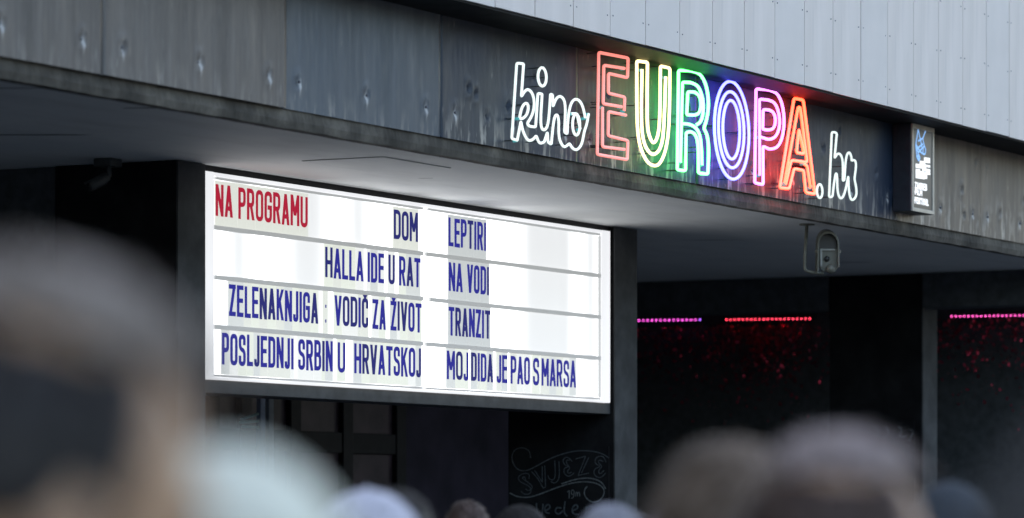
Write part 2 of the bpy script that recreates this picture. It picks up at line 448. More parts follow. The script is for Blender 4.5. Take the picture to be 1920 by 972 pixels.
# piers
PIERS = [(X(330, YB), X(383, YB) - .004), (X(1150, YB), X(1192, YB)), (X(1728, YB), X(1755, YB))]
for i, (a, b) in enumerate(PIERS):
    p = thing('pier', ['dark concrete pier at the left end of the lit programme board', 'dark grey pier at the right end of the lit programme board', 'dark pier between the red and the right-hand pink light strip'][i], 'pier', (a, YB, 0), 'piers carrying the canopy')
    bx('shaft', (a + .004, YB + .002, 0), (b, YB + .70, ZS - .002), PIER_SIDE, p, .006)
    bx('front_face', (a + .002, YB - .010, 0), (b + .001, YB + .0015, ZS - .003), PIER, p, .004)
# transverse walls / downstands
part('side_wall', (PIERS[0][0] + .03, YB + .705, 0), (PIERS[0][0] + .25, 13, ZS - .003), BEAM)
part('downstand_beam', (24.31, YF + .12, 3.16), (24.56, 9.735, ZS - .003), BEAM, .004)
part('downstand_beam', (24.31, YB + .705, 3.16), (24.56, 16, ZS - .003), BEAM, .004)
part('bar_wall', (27.0, YF + .6, 0), (27.2, 17, ZS - .003), BEAM)
part('rear_wall', (-20, 17, 0), (60, 17.2, ZS - .003), BEAM)
part('left_wall', (9.9, YB + .7, 0), (10.1, 17, ZS - .003), BEAM)
part('back_wall', (PIERS[0][0] + .3, 12.03, 0), (24.2, 12.2, ZS - .003), BACK)
# glazed door screen on the back wall, seen below the board
YD = 12.0
def dz(py, px): return on_front(px, py, YD).z
def door(px0, px1):
    pass
scr = thing('door_screen', 'dark framed glass door screen at the back below the lit board', 'door', (X(520, YD), YD, 0))
xs = [X(p, YD) for p in (395, 455, 548, 646, 746)]
for a, b in zip(xs[:-1], xs[1:]):
    zt = dz(828, 690)
    for z0, z1 in ((.25, zt - .08), (zt + .05, 2.95)):
        bx('pane', (a + .06, YD + .008, z0), (b - .06, YD + .016, z1), PANE, scr)
for x in xs: bx('mullion', (x - .06, YD - .03, 0), (x + .06, YD + .03, 3.05), BLACK, scr, .004)
for a, b in zip(xs[:-1], xs[1:]):
    zt = dz(828, 690)
    bx('rail', (a + .06, YD - .02, zt - .08), (b - .06, YD + .025, zt + .05), BLACK, scr, .004)
    bx('rail', (a + .06, YD - .02, 2.95), (b - .06, YD + .025, 3.05), BLACK, scr, .004)
    bx('rail', (a + .06, YD - .02, 0), (b - .06, YD + .025, .25), BLACK, scr, .004)
BLUE = plain('blue_paint', (.10, .17, .30, 1), .5)
pb = thing('banner_stand', 'slim blue and grey upright stand in front of the glass doors', 'stand', (X(494, 11.7), 11.7, 0))
bx('blue_upright', (X(486, 11.7), 11.69, .05), (X(495, 11.7), 11.72, 2.5), BLUE, pb, .003)
bx('grey_upright', (X(502, 11.7), 11.69, .05), (X(511, 11.7), 11.72, 2.5), plain('grey_paint', (.22, .25, .28, 1)), pb, .003)
bx('foot', (X(470, 11.7), 11.55, 0), (X(530, 11.7), 11.85, .05), BLACK, pb, .004)
TEAL = plain('pale_teal', (.25, .42, .42, 1))
for (a, b) in (((452, 787), (484, 776)), ((450, 792), (484, 790)), ((455, 800), (484, 802))):
    t = bmesh.new(); tube(t, [on_front(a[0], a[1], 11.68), on_front(b[0], b[1], 11.68)], .008); obj('strut', t, TEAL, pb, True)

# chalk drawing on the side of the middle pier and a fainter one on the right-hand pier
CHALK = plain('chalk_line', (.06, .072, .082, 1), .9, spread=.5, scale=60)
CHALK_B = plain('chalk_line_bright', (.12, .135, .14, 1), .9, spread=.5, scale=60)
def chalk_board(a, label, px0, px1, py0):
    c_ = thing('chalkboard', label, 'chalkboard', (a - .02, YB + .35, 0))
    y0, y1 = on_cross(px1, 900, a).y, on_cross(px0, 900, a).y
    zt = on_cross(1050, py0, a).z
    bx('slate', (a - .014, y0, .5), (a, y1, zt), PIER_SIDE, c_)
    return c_
XP2 = PIERS[1][0]
cb = chalk_board(XP2, 'black chalkboard with SVJEZE in outlined letters on the pier right of the lit board', 957, 1143, 838)
def chalk(parent, paths, w, mat, x=None, name='chalk_line', thickm=None):
    t = bmesh.new(); x = XP2 if x is None else x
    for k, p in enumerate(paths):
        closed = p[-1] == 'x'; p = [v for v in p if v != 'x']
        pp = fillet([tuple(v) + (('c',) if len(v) == 2 else ()) for v in p], closed, seg=5)
        W = [on_cross(v.x, v.y, x - .016) for v in pp]
        ribbon(t, [Vector((v.y, v.z)) for v in W], w, x - .0162 - .0001 * k, .0012, closed, place=lambda q_, yy: (yy, q_.x, q_.y))
    return obj(name, t, mat, parent)
def Zc(pts, f=1663 / 260, ox=940, oy=820): return [(ox + p[0] / f, oy + p[1] / f) + tuple(p[2:]) if p != 'x' else 'x' for p in pts]
chalk(cb, [Zc([(350, 250), (340, 160), (250, 120), (150, 150), (115, 260), (180, 390), (290, 410), (400, 360), (600, 245), (850, 165), (1050, 160), (1200, 190), (1290, 250)])], .006, CHALK, name='flourish')
chalk(cb, [Zc([(100, 670), (200, 720), (340, 725), (500, 670), (700, 590), (900, 535), (1100, 535), (1230, 600), (1235, 700), (1150, 785), (1050, 770), (990, 690), (1000, 620), (1030, 590)]),
           Zc([(720, 560), (900, 500), (1060, 485), (1200, 530), (1250, 620)])], .007, CHALK_B, name='flourish')
SV = [[(330, 500), (340, 440), (270, 430), (200, 470), (210, 530), (300, 570), (360, 610), (350, 680), (280, 690), (235, 650)],
      [(290, 510), (280, 470), (240, 490), (320, 540), (385, 600), (330, 650), (290, 620)],
      [(360, 410, 1), (440, 500, 1), (500, 610, 1), (530, 600, 1), (520, 340, 1)], [(400, 400, 1), (490, 540, 1), (490, 350, 1)],
      [(640, 280, 1), (650, 470), (620, 520), (570, 500), (560, 460)], [(690, 290, 1), (700, 500), (640, 560), (590, 530)],
      [(850, 290), (790, 230), (730, 270), (760, 340), (820, 350), (750, 370), (750, 440), (810, 480), (870, 430)],
      [(820, 280), (780, 270), (780, 320), (830, 370), (790, 400), (800, 440), (840, 420)],
      [(890, 260, 1), (1010, 230, 1), (920, 460, 1), (1050, 430, 1)], [(1050, 240, 1), (960, 430, 1)],
      [(1255, 300), (1220, 220), (1130, 240), (1120, 320), (1200, 350), (1110, 380), (1110, 460), (1190, 495), (1250, 430)],
      [(1220, 290), (1170, 270), (1160, 310), (1215, 350), (1160, 400), (1180, 450), (1230, 400)]]
for grp in (SV[:2], SV[2:4], SV[4:6], SV[6:8], SV[8:10], SV[10:]): chalk(cb, [Zc(s) for s in grp], .005, CHALK, name='chalk_lettering')
chalk(cb, [Zc([(790, 660, 1), (815, 640, 1), (812, 735, 1)]), Zc([(870, 640), (840, 630), (840, 690), (870, 690), (875, 630), (870, 720), (840, 735)]),
           Zc([(890, 710, 1), (890, 660), (910, 660), (912, 710, 1)]), Zc([(912, 680), (930, 655), (940, 680), (940, 710, 1)])], .005, CHALK_B, name='chalk_lettering')
LOW = [[(420, 790, 1), (425, 900)], [(500, 800, 1), (490, 930), (460, 960)], [(530, 880, 1), (590, 850), (570, 800), (520, 830), (520, 900), (580, 915)],
       [(720, 850), (660, 840), (640, 900), (690, 930), (740, 880)], [(765, 770, 1), (745, 900), (790, 950)],
       [(860, 880, 1), (925, 850), (900, 800), (850, 840), (850, 920), (930, 930)], [(1010, 930, 1), (1020, 830, 1)], [(1020, 860), (1060, 820), (1110, 850), (1080, 900), (1020, 900)]]
for grp in (LOW[:2], LOW[2:3], LOW[3:5], LOW[5:6], LOW[6:]): chalk(cb, [Zc(s) for s in grp], .009, CHALK, name='chalk_lettering')
XP3 = PIERS[2][0]
cb2 = thing('chalkboard', 'faint chalk writing on the dark side of the pier left of the pink light strip', 'chalkboard', (XP3 - .02, YB + .35, 0))
bx('slate', (XP3 - .014, on_cross(1715, 900, XP3).y, .5), (XP3, on_cross(1560, 900, XP3).y, on_cross(1650, 790, XP3).z), PIER_SIDE, cb2)
for pth in ([(1640, 800), (1650, 815), (1640, 825)], [(1660, 800), (1668, 812), (1656, 825)], [(1684, 800), (1692, 806), (1684, 822), (1700, 818)], [(1705, 806), (1714, 808), (1704, 828)]):
    chalk(cb2, [pth], .008, CHALK, x=XP3, name='chalk_lettering')

# ------------------------------------------------------------------ programme board (light box with letter tiles)
def board_mat(name, col, s0, s1, streak=True):
    M = Mat(name)
    n = M.noise(1, 3, .5, (2.6, 1, .25)); z2 = M.noise(1, 4, .6, (30, 1, .5))
    f = M.math('ADD', M.math('MULTIPLY', M.ramp(n, [(.3, g(0)), (.7, g(1))]), .8), M.math('MULTIPLY', z2, .25))
    st = M.math('ADD', M.math('MULTIPLY', M.math('MAXIMUM', f, -.3), (s1 - s0) * EV), s0 * EV)
    if streak:                       # gaps between the tubes inside read as soft grey bands
        x = M.axis(0); keep = None
        for c0, w, dp in ((18.66 - 15.1, .26, 1.0), (18.9 - 15.1, .08, .7), (16.1 - 15.1, .22, .72), (16.6 - 15.1, .10, .6), (15.45 - 15.1, .10, .62), (17.2 - 15.1, .06, .55), (19.25 - 15.1, .07, .55)):
            d = M.math('DIVIDE', M.math('SUBTRACT', x, c0), w); e = M.math('MULTIPLY', M.math('EXPONENT', M.math('MULTIPLY', M.math('MULTIPLY', d, d), -1.0)), dp)
            kf = M.math('SUBTRACT', 1.0, M.math('MINIMUM', e, 1.0)); keep = kf if keep is None else M.math('MULTIPLY', keep, kf)
        keep = M.math('POWER', M.math('MAXIMUM', keep, 0.0), 4.0)
        st = M.math('ADD', M.math('MULTIPLY', M.math('SUBTRACT', st, .80 * EV), keep), .80 * EV)
    M.set(Base_Color=(.3, .3, .3, 1), Roughness=.4, Specular_IOR_Level=.15, Emission_Color=col, Emission_Strength=st)
    return M.m
PANEL = board_mat('lightbox_face', (.965, .985, 1, 1), 1.9, 4.8)
FRAME_W = board_mat('lightbox_rim', (.96, .97, 1, 1), .80, .92, False)
TILES = [board_mat('tile_%s' % n_, c_, a, b, False) for n_, c_, a, b in (('cream', (.93, .96, .87, 1), .66, .80), ('grey', (.88, .92, .90, 1), .62, .72), ('green', (.93, .98, .86, 1), .72, .82), ('clear', (.95, .97, .94, 1), .76, .88))]
TILE_G = board_mat('tile_dull', (.88, .93, .93, 1), .52, .62, False)
INK_B = glow('ink_blue', (.036, .038, .42, 1), .66, (.01, .01, .05, 1))
INK_B2 = glow('ink_deep_blue', (.035, .04, .27, 1), .6, (.01, .01, .04, 1))
INK_R = glow('ink_red', (.52, .015, .05, 1), .78, (.1, .01, .015, 1))
RAIL = glow('rail_plastic', (.60, .62, .62, 1), .52, (.3, .3, .3, 1))
RAIL_D = glow('rim_line', (.5, .5, .5, 1), .55, (.3, .3, .3, 1))
BX0, BX1 = X(382, YB), X(1141, YB)
sign = thing('programme_board', 'long white lit film programme board with red and blue letters under the canopy', 'sign', (BX0, YB, 2.37))
ZT, ZB_ = 3.370, 2.370
IX0, IX1 = X(398, YB), X(1126, YB)
XM0, XM1 = X(793, YB), X(806, YB)
O_ = (15.1, YB, 2.37)
bx('face_panel', (IX0 - .01, YB + .013, ZB_ + .01), (X(799, YB) - .002, YB + .02, ZT - .01), PANEL, sign, origin=O_)
bx('face_panel', (X(799, YB) + .002, YB + .013, ZB_ + .01), (IX1 + .01, YB + .02, ZT - .01), PANEL, sign, origin=O_)
bx('rim', (BX0, YB - .012, ZB_), (IX0, YB + .03, ZT), FRAME_W, sign, .003, O_)
bx('rim', (IX1, YB - .012, ZB_), (BX1, YB + .03, ZT), FRAME_W, sign, .003, O_)
bx('rim', (IX0, YB - .011, 3.352), (IX1, YB + .03, ZT - .001), FRAME_W, sign, .003, O_)
bx('rim', (IX0, YB - .011, ZB_ + .001), (IX1, YB + .03, 2.384), FRAME_W, sign, .003, O_)
bx('casing', (BX0 + .004, YB + .032, ZB_ + .004), (BX1 - .004, YB + .24, ZT - .004), STEEL, sign)
bx('top_trim', (BX0, YB + .02, ZT + .001), (BX1 + .055, YB + .24, ZS - .003), BLACK, sign)
bx('bottom_trim', (BX0, YB + .016, 2.305), (BX1 + .055, YB + .24, ZB_ - .002), STEEL, sign, .004)
bx('side_trim', (BX1 + .001, YB + .016, ZB_ - .001), (BX1 + .055, YB + .24, ZT), BLACK, sign)
RZ = [3.345, 3.105, 2.865, 2.626, 2.388]
for z in RZ[1:4]:
    bx('letter_rail', (IX0 + (.02 if z < 3 else 0), YB - .004, z - .011), (XM0, YB + .012, z + .011), RAIL, sign, .002)
    bx('letter_rail', (XM1 - (.04 if z > 2.9 or z < 2.7 else 0), YB - .004, z - .011), (IX1, YB + .012, z + .011), RAIL, sign, .002)
for a, b in ((IX0 + .03, XM0), (XM1 - .02, IX1 - .01)):
    bx('letter_rail', (a, YB - .003, 3.338), (b, YB + .012, 3.3505), RAIL, sign, .002)
    bx('letter_rail', (a - .02, YB - .003, 2.386), (b, YB + .012, 2.396), RAIL_D, sign, .002)
bx('rim_line', (IX0 + .001, YB - .002, 2.40), (IX0 + .006, YB + .0125, 3.335), RAIL, sign)
bx('rim_line', (IX1 - .009, YB - .002, 2.40), (IX1 - .004, YB + .0125, 3.335), RAIL, sign)
ROWS = [
 (0, 'NA', 406, 438, 'r', 0), (0, ' ', 438, 448.5, 'r', 0), (0, 'PROGRAMU', 448.5, 578.5, 'r', 0), (0, 'DOM', 740, 785, 'b', 0), (0, 'LEPTIRI', 842.5, 913, 'b', 1),
 (1, 'HALLA', 611.5, 683, 'b', 0), (1, 'IDE', 691, 721.5, 'b', 0), (1, 'U', 730, 742, 'b', 0), (1, 'RAT', 750, 790, 'b', 0), (1, 'NA', 843, 869, 'b', 1), (1, ' ', 869, 877.5, 'b', 1), (1, 'VODI', 877.5, 918.5, 'b', 1),
 (2, 'ZELENAKNJIGA', 431, 598, 'b', 0), (2, ':', 609, 616, 'b', 0), (2, 'VODIČ', 629, 692, 'b', 0), (2, 'ZA', 700, 725, 'b', 0), (2, 'ŽIVOT', 734, 792, 'b', 0), (2, 'TRANZIT', 843, 921, 'b', 1),
 (3, 'POSLJEDNJI', 418, 552, 'b', 0), (3, 'SRBIN', 561, 625.5, 'b', 0), (3, 'U', 635, 649, 'b', 0), (3, 'HRVATSKOJ', 666, 791, 'b', 0),
 (3, 'MOJ', 839.5, 880, 'b', 0), (3, 'DIDA', 885, 926, 'b', 0), (3, 'JE', 933, 953, 'b', 0), (3, 'PAO', 959, 995, 'b', 0), (3, 'S', 1001, 1012.5, 'b', 0), (3, 'MARSA', 1017, 1081.5, 'b', 0)]
HL, TL, GL = .154, .0218, .0118
for row, text, p0, p1, ink, dull in ROWS:
    x0, x1 = X(p0, YB), X(p1, YB)
    zb, zt = RZ[row + 1] + .0105, RZ[row] - .0105
    if text == ' ':
        bx('letter_tile', (x0 + .006, YB + .006, zb), (x1 - .006, YB + .0115, zt), TILES[0] if not dull else TILE_G, sign, origin=(x0, YB, zb)); continue
    cells = word_cells(text, x0, x1, TL, GL)
    for i, (c_, a, b) in enumerate(cells):
        m = TILE_G if dull else (TILES[0] if ink == 'r' else random.choice(TILES))
        if row == 0 and text == 'DOM': m = TILES[0]
        t = bx('letter_tile', (a - GL / 2 + .0005, YB + .006 + random.uniform(-.0008, .0008), zb), (b + GL / 2 - .0005, YB + .0115, zt), m, sign, origin=(a, YB, zb))
        l = bmesh.new()
        jz = random.uniform(-.0015, .0015)
        hh = HL if c_ != ':' else HL
        glyph(l, c_, a, b, RZ[row + 1] + .058 + jz, hh, TL if c_ != ':' else .010, YB + .0045, .0012)
        mat = INK_R if ink == 'r' else (INK_B2 if (random.random() < .25 or (row == 0 and 'D' in text)) else INK_B)
        obj('letter', l, mat, t, origin=(a, YB, zb))

# ------------------------------------------------------------------ neon letters
YN = YF - .072
def neon(name, label, tubes, col, strength, group, factor, ox, oy, base, r=.0081, cap=None):
    to = lambda p: on_front(ox + p[0] / factor, oy + p[1] / factor, YN)
    allp = [to(p) for t in tubes for p in t if p != 'x' and p[0] != 'ell'] or [to((tubes[0][0][1], tubes[0][0][2]))]
    org = Vector((min(p.x for p in allp), YN, min(p.z for p in allp)))
    th = thing(name, label, 'neon sign', org, group)
    mat = glow('neon_' + base, col, strength, (.5, .5, .5, 1))
    for t in tubes:
        bm = bmesh.new(); closed = t[-1] == 'x'
        if t[0][0] == 'ell':
            _, cx, cy, rx, ry, sh = t[0]; closed = True; K = 40
            pts = [Vector((cx + rx * math.cos(2 * math.pi * k / K), cy + ry * math.sin(2 * math.pi * k / K) + sh * rx * math.cos(2 * math.pi * k / K))) for k in range(K)]
        else:
            pts = fillet([p for p in t if p != 'x'], closed, small=14, seg=4)
        W = [to(p) for p in pts]
        tube(bm, W, r, closed, 8)
        obj('tube', bm, mat, th, True)
        # stand-off supports and end electrodes
        step = max(1, len(W) // 4)
        for k in range(0, len(W), step):
            p = W[k]; s = bmesh.new(); tube(s, [(p.x, YN + r, p.z), (p.x, YF - .002, p.z)], .0028, sides=6); obj('support', s, GLASS, th)
        if not closed:
            for p in (W[0], W[-1]):
                s = bmesh.new(); tube(s, [(p.x, YN, p.z - .002), (p.x, YN + .022, p.z - .003)], .0068, sides=8); obj('electrode', s, ELEC, th, True)
    return th
GLASS = plain('support_glass', (.06, .07, .07, 1), .3)
ELEC = glow('electrode_cap', (.15, .75, .8, 1), .35, (.1, .3, .3, 1))
GN = 'neon letters of the cinema name'
c = 'c'
kino = [
 [(145, 842), (95, 828), (140, 140), (203, 145), (182, 445), (215, 390, c), (248, 375, c), (288, 420, c), (303, 510, c), (285, 610, c), (235, 690), (255, 715), (312, 722), (333, 415), (372, 420), (355, 680, c), (372, 748, c), (402, 748, c), (430, 690, c), (448, 420), (468, 430), (470, 535), (500, 455, c), (545, 435, c), (588, 500, c), (575, 770), (600, 785), (610, 600, c), (640, 485, c), (690, 460, c), (735, 510, c), (758, 600, c), (765, 640)],
 [(145, 842), (178, 670), (195, 760, c), (240, 850, c), (285, 840, c), (318, 800), (345, 875, c), (390, 860), (420, 770), (425, 860), (455, 880), (478, 640, c), (505, 600, c), (525, 650, c), (520, 820, c), (565, 910, c), (600, 890), (620, 870), (650, 920, c), (690, 935, c), (735, 880, c), (755, 760, c), (778, 700, c), (795, 600)],
 [('ell', 372, 265, 38, 84, .15)], [(165, 640), (185, 540, c), (225, 495, c), (250, 530, c), (235, 610, c), (190, 650, c), (165, 640), ], [('ell', 682, 700, 33, 96, .1)], [(640, 600), (690, 600), (700, 660), (720, 740)]]
neon('neon_script', 'small white neon script word kino at the left of the coloured letters', kino, (.86, 1.0, .96, 1), 1.1, GN, 4.859, 940, 90, 'white', .0066)
neon('neon_letter', 'salmon pink neon letter E beside the white script word', [
 [(285, 520), (290, 415), (165, 385), (165, 235), (310, 268), (315, 118), (92, 75), (80, 850), (308, 890), (313, 745), (163, 708), (165, 525), (298, 552)],
 [(287, 197), (130, 173), (125, 465), (265, 488)], [(120, 490), (120, 792), (287, 812)]], (1.0, .25, .20, 1), 1.15, GN, 4.05, 1100, 80, 'salmon')
neon('neon_letter', 'warm yellow neon letter U with a tall double loop', [
 [(380, 140), (462, 150), (457, 620, c), (475, 715, c), (508, 775, c), (540, 720, c), (556, 600, c), (560, 178), (632, 195), (628, 640, c), (600, 830, c), (555, 925, c), (515, 940, c), (460, 915, c), (400, 790, c), (380, 600, c), 'x'],
 [(420, 205), (413, 600, c), (430, 760, c), (475, 840, c), (515, 855, c), (560, 810, c), (585, 700, c), (600, 260)]], (1.0, .80, .33, 1), 3.2, GN, 4.05, 1100, 80, 'yellow')
neon('neon_letter', 'bright green neon letter R between the yellow U and blue O', [
 [(80, 845), (90, 90), (170, 92), (255, 110, c), (305, 210, c), (320, 350, c), (305, 460, c), (282, 530), (308, 580, c), (320, 680, c), (312, 878), (240, 870), (240, 650, c), (222, 580, c), (185, 553, c), (147, 562), (143, 852), 'x'],
 [(105, 790), (120, 180), (180, 182), (240, 205, c), (275, 300, c), (280, 400, c), (262, 480, c), (225, 505)], [(112, 495), (180, 498, c), (235, 535, c), (262, 620, c), (268, 810)],
 [(152, 428), (160, 252), (215, 255), (255, 290, c), (262, 360, c), (248, 415, c), (215, 430), 'x']], (.085, 1.0, .145, 1), 9, GN, 4.047, 1250, 110, 'green')
neon('neon_letter', 'blue white neon letter O of three nested ovals', [
 [('ell', 493, 545, 131, 370, .28)], [('ell', 490, 541, 97, 288, .28)], [('ell', 490, 541, 64, 222, .28)]], (.085, .09, 1.0, 1), 9, GN, 4.047, 1250, 110, 'blue')
neon('neon_letter', 'violet pink neon letter P between the blue O and red A', [
 [(58, 790), (68, 105), (160, 112), (225, 135, c), (262, 220, c), (275, 340, c), (262, 460, c), (225, 535, c), (165, 545), (118, 522), (120, 803), 'x'],
 [(95, 735), (93, 180), (155, 185), (210, 205, c), (240, 300, c), (240, 390, c), (210, 460, c), (160, 475), (100, 455)],
 [(116, 400), (120, 255), (160, 257), (198, 275, c), (213, 335, c), (198, 395, c), (160, 405), 'x']], (.85, .19, 1.0, 1), 3.6, GN, 3.886, 1400, 140, 'violet')
neon('neon_letter', 'orange red neon letter A glowing on the metal behind it', [
 [(240, 826), (345, 173), (412, 186), (497, 872), (430, 860), (415, 700), (345, 685), (310, 832), 'x'],
 [(275, 790), (375, 238), (390, 240), (440, 640), (325, 625), (285, 800)], [(415, 650), (440, 665), (465, 825)],
 [(362, 570), (380, 400), (418, 578), 'x']], (1.0, .040, .014, 1), 11.5, GN, 3.886, 1400, 140, 'red')
neon('neon_script', 'small white neon script .hr right of the red letter A', [
 [('ell', 532, 850, 20, 50, .1)],
 [(600, 895), (620, 418), (657, 425), (640, 612), (660, 575, c), (685, 580, c), (702, 630, c), (700, 775), (712, 770), (722, 600, c), (745, 558, c), (765, 600, c), (762, 630), (785, 620, c), (800, 650, c), (785, 760), (800, 830, c), (800, 890, c), (765, 925, c), (745, 870, c), (740, 740), (715, 870, c), (685, 915, c), (660, 860, c), (660, 730, c), (648, 715, c), (635, 800), (625, 892), 'x']], (.84, 1.0, .93, 1), 1.0, GN, 3.886, 1400, 140, 'white_right', .0065)
for i, (px0, px1, py) in enumerate(((1125, 1290, 300), (1480, 1600, 330))):
    pass

# ------------------------------------------------------------------ festival sign box on the fascia
a = on_front(1711, 222, YF - .13); b = on_front(1752, 400, YF - .13)
zf = thing('festival_sign', 'narrow upright festival sign box with blue scribble and white block letters', 'sign', (a.x, YF, 3.51))
fx0, fx1, fz0, fz1, fy = a.x, b.x, 3.512, 4.03, YF - .13
bx('casing', (fx0, fy + .012, fz0), (fx1, YF - .004, fz1), plain('sign_casing', (.03, .035, .045, 1), .4, .3), zf, .003)
M = Mat('sign_face'); n = M.noise(3, 3)
M.set(Base_Color=M.ramp(M.axis(2), [(.0, (.02, .022, .026, 1)), (.4, (.07, .075, .078, 1))]), Roughness=.3, Emission_Color=(.5, .55, .6, 1), Emission_Strength=.06 * EV)
bx('face', (fx0 + .02, fy + .006, fz0 + .02), (fx1 - .02, fy + .0115, fz1 - .02), M.m, zf, origin=(fx0, fy, fz0))
for A_, B_ in (((fx0, fy, fz0 + .022), (fx0 + .022, fy + .0112, fz1 - .028)), ((fx1 - .022, fy, fz0 + .022), (fx1, fy + .0112, fz1 - .028)), ((fx0, fy - .001, fz1 - .028), (fx1, fy + .0112, fz1)), ((fx0, fy - .001, fz0), (fx1, fy + .0112, fz0 + .022))):
    bx('frame', A_, B_, ALU, zf, .002)
WHITE = glow('sign_white', (1, 1, 1, 1), 1.0, (.8, .8, .8, 1)); LBLUE = glow('sign_blue', (.30, .55, 1, 1), .75, (.3, .5, .8, 1))
def zz(p, f=555 / 120, ox=1660, oy=200): v = on_front(ox + p[0] / f, oy + p[1] / f, fy + .004); return Vector((v.x, v.z))
s = bmesh.new()
for k, st in enumerate([[(285, 200), (265, 330), (275, 440), (290, 470), (285, 400), (270, 350)], [(285, 200), (305, 290), (320, 360)], [(352, 205), (325, 275), (335, 330), (350, 375), (345, 415), (325, 410), (330, 360)],
                        [(285, 300), (325, 275)], [(275, 365), (325, 325)], [(285, 400), (335, 345)], [(265, 330), (300, 390), (325, 410)], [(270, 440), (290, 420), (300, 450), (285, 470)]]):
    ribbon(s, fillet([zz(p) for p in st], small=.01), .011, fy + .004 - .0002 * k, .001)
obj('scribble', s, LBLUE, zf)
s = bmesh.new(); kk = 0
def block(x0, y0, x1, y1):
    global kk
    A_ = zz((x0, y0)); B_ = zz((x1, y1)); kk += 1
    v = [zz((x0, y0)), zz((x1, y0 + .16 * (x1 - x0))), zz((x1, y1 + .16 * (x1 - x0))), zz((x0, y1))]
    F_ = [s.verts.new((w.x, fy + .0038 - .0002 * kk, w.y)) for w in v]; Bk = [s.verts.new((w.x, fy + .0055, w.y)) for w in v]
    s.faces.new(F_); s.faces.new(Bk[::-1])
    for i in range(4): s.faces.new((F_[i], F_[(i + 1) % 4], Bk[(i + 1) % 4], Bk[i]))
for r_ in ((338, 440, 387, 485), (300, 470, 345, 505), (265, 495, 322, 530), (322, 500, 387, 520), (322, 535, 387, 560), (265, 540, 300, 620), (300, 560, 330, 600), (338, 570, 360, 625), (300, 600, 340, 625), (360, 570, 387, 590), (330, 520, 350, 545)):
    block(*r_)
obj('block_logo', s, WHITE, zf)
for word, x0, x1, zpx, hpx in (('ZAGREB', 257, 362, 712, 60), ('FILM', 257, 320, 765, 50), ('FESTIVAL', 255, 376, 840, 58)):
    s = bmesh.new(); A_ = zz((x0, zpx)); B_ = zz((x1, zpx)); h = hpx / 4.625 * 22 / 7000
    for c_, xa, xb in word_cells(word, A_.x, B_.x, .012, .004): glyph(s, c_, xa, xb, A_.y - (0), h, .009, fy + .004, .001)
    obj('lettering', s, WHITE, zf)

# ------------------------------------------------------------------ security cameras
CCTV = plain('camera_housing', (.13, .13, .105, 1), .5, .1, .2)
CCTV_D = plain('camera_dark', (.02, .02, .02, 1), .4)
base = on_front(1513, 421, 8.69)
D0 = (base.x * CT + base.y * ST)
def ip(px, py, dd=0): return at_depth(px, py, D0 + dd)
cc = thing('security_camera', 'beige security camera on a bent pipe hanging under the canopy soffit', 'camera', (base.x, base.y, ZS))
s = bmesh.new(); path = fillet([(1513, 421), (1508, 500, 'c'), (1512, 510, 'c'), (1545, 513)], small=14, seg=8)
tube(s, [ip(p.x, p.y) for p in path], .0095, sides=12); obj('pipe', s, CCTV, cc, True)
s = bmesh.new(); tube(s, [Vector((base.x, base.y, ZS - .001)), Vector((base.x, base.y, ZS - .008))], .045, sides=20); obj('ceiling_plate', s, CCTV, cc)
fw = Vector((CT, ST, 0)); rt = Vector((ST, -CT, 0)); up = Vector((0, 0, 1))
def extr(name, poly, d0, d1, mat, tilt=0.0, bevel=.002, hollow=None):
    """prism whose section (photo px round 1552,470) is swept along the view axis; tilt raises the far end"""
    s = bmesh.new(); n_ = len(poly)
    A_ = [s.verts.new(ip(p[0], p[1]) + fw * d0 + up * tilt * d0) for p in poly]; B_ = [s.verts.new(ip(p[0], p[1]) + fw * d1 + up * tilt * d1) for p in poly]
    for i in range(n_): s.faces.new((A_[i], A_[(i + 1) % n_], B_[(i + 1) % n_], B_[i]))
    if hollow is None: s.faces.new(A_); s.faces.new(B_[::-1])
    return obj(name, s, mat, cc, bevel=bevel)
arch = [(1531, 512)] + [(1552 - 20 * math.cos(t * math.pi / 10), 456 - 24 * math.sin(t * math.pi / 10)) for t in range(0, 11)] + [(1573, 500)]
inner = [(1570, 500)] + [(1552 + 17.5 * math.cos(t * math.pi / 10), 457 - 20 * math.sin(t * math.pi / 10)) for t in range(0, 11)] + [(1534, 505)]
extr('sunshield', arch + inner, -.05, .10, CCTV, .15, .001)
extr('lens_window', [(1535, 445), (1540, 437), (1564, 437), (1569, 445), (1569, 470), (1535, 468)], .0, .09, CCTV_D, .15)
extr('housing', [(1534, 466), (1570, 466), (1571, 503), (1564, 511), (1542, 509), (1535, 500)], -.01, .12, CCTV, .15, .004)
extr('bracket_plate', [(1537, 466.5), (1565, 467), (1565, 470), (1541, 470), (1541, 500), (1538, 500)], -.022, -.0105, plain('worn_edge', (.34, .34, .31, 1), .5), .1, .001)
s = bmesh.new(); bmesh.ops.create_uvsphere(s, u_segments=16, v_segments=10, radius=.026); bmesh.ops.translate(s, vec=ip(1556, 505) - fw * .03, verts=s.verts); obj('ball_joint', s, CCTV, cc, True)
s = bmesh.new(); bmesh.ops.create_uvsphere(s, u_segments=16, v_segments=10, radius=.017); bmesh.ops.translate(s, vec=ip(1550, 486) - fw * .012, verts=s.verts); obj('socket', s, CCTV_D, cc, True)
for px in (1532, 1573):
    s = bmesh.new(); bmesh.ops.create_cube(s, size=.018); bmesh.ops.translate(s, vec=ip(px, 472), verts=s.verts); obj('clip', s, CCTV, cc)
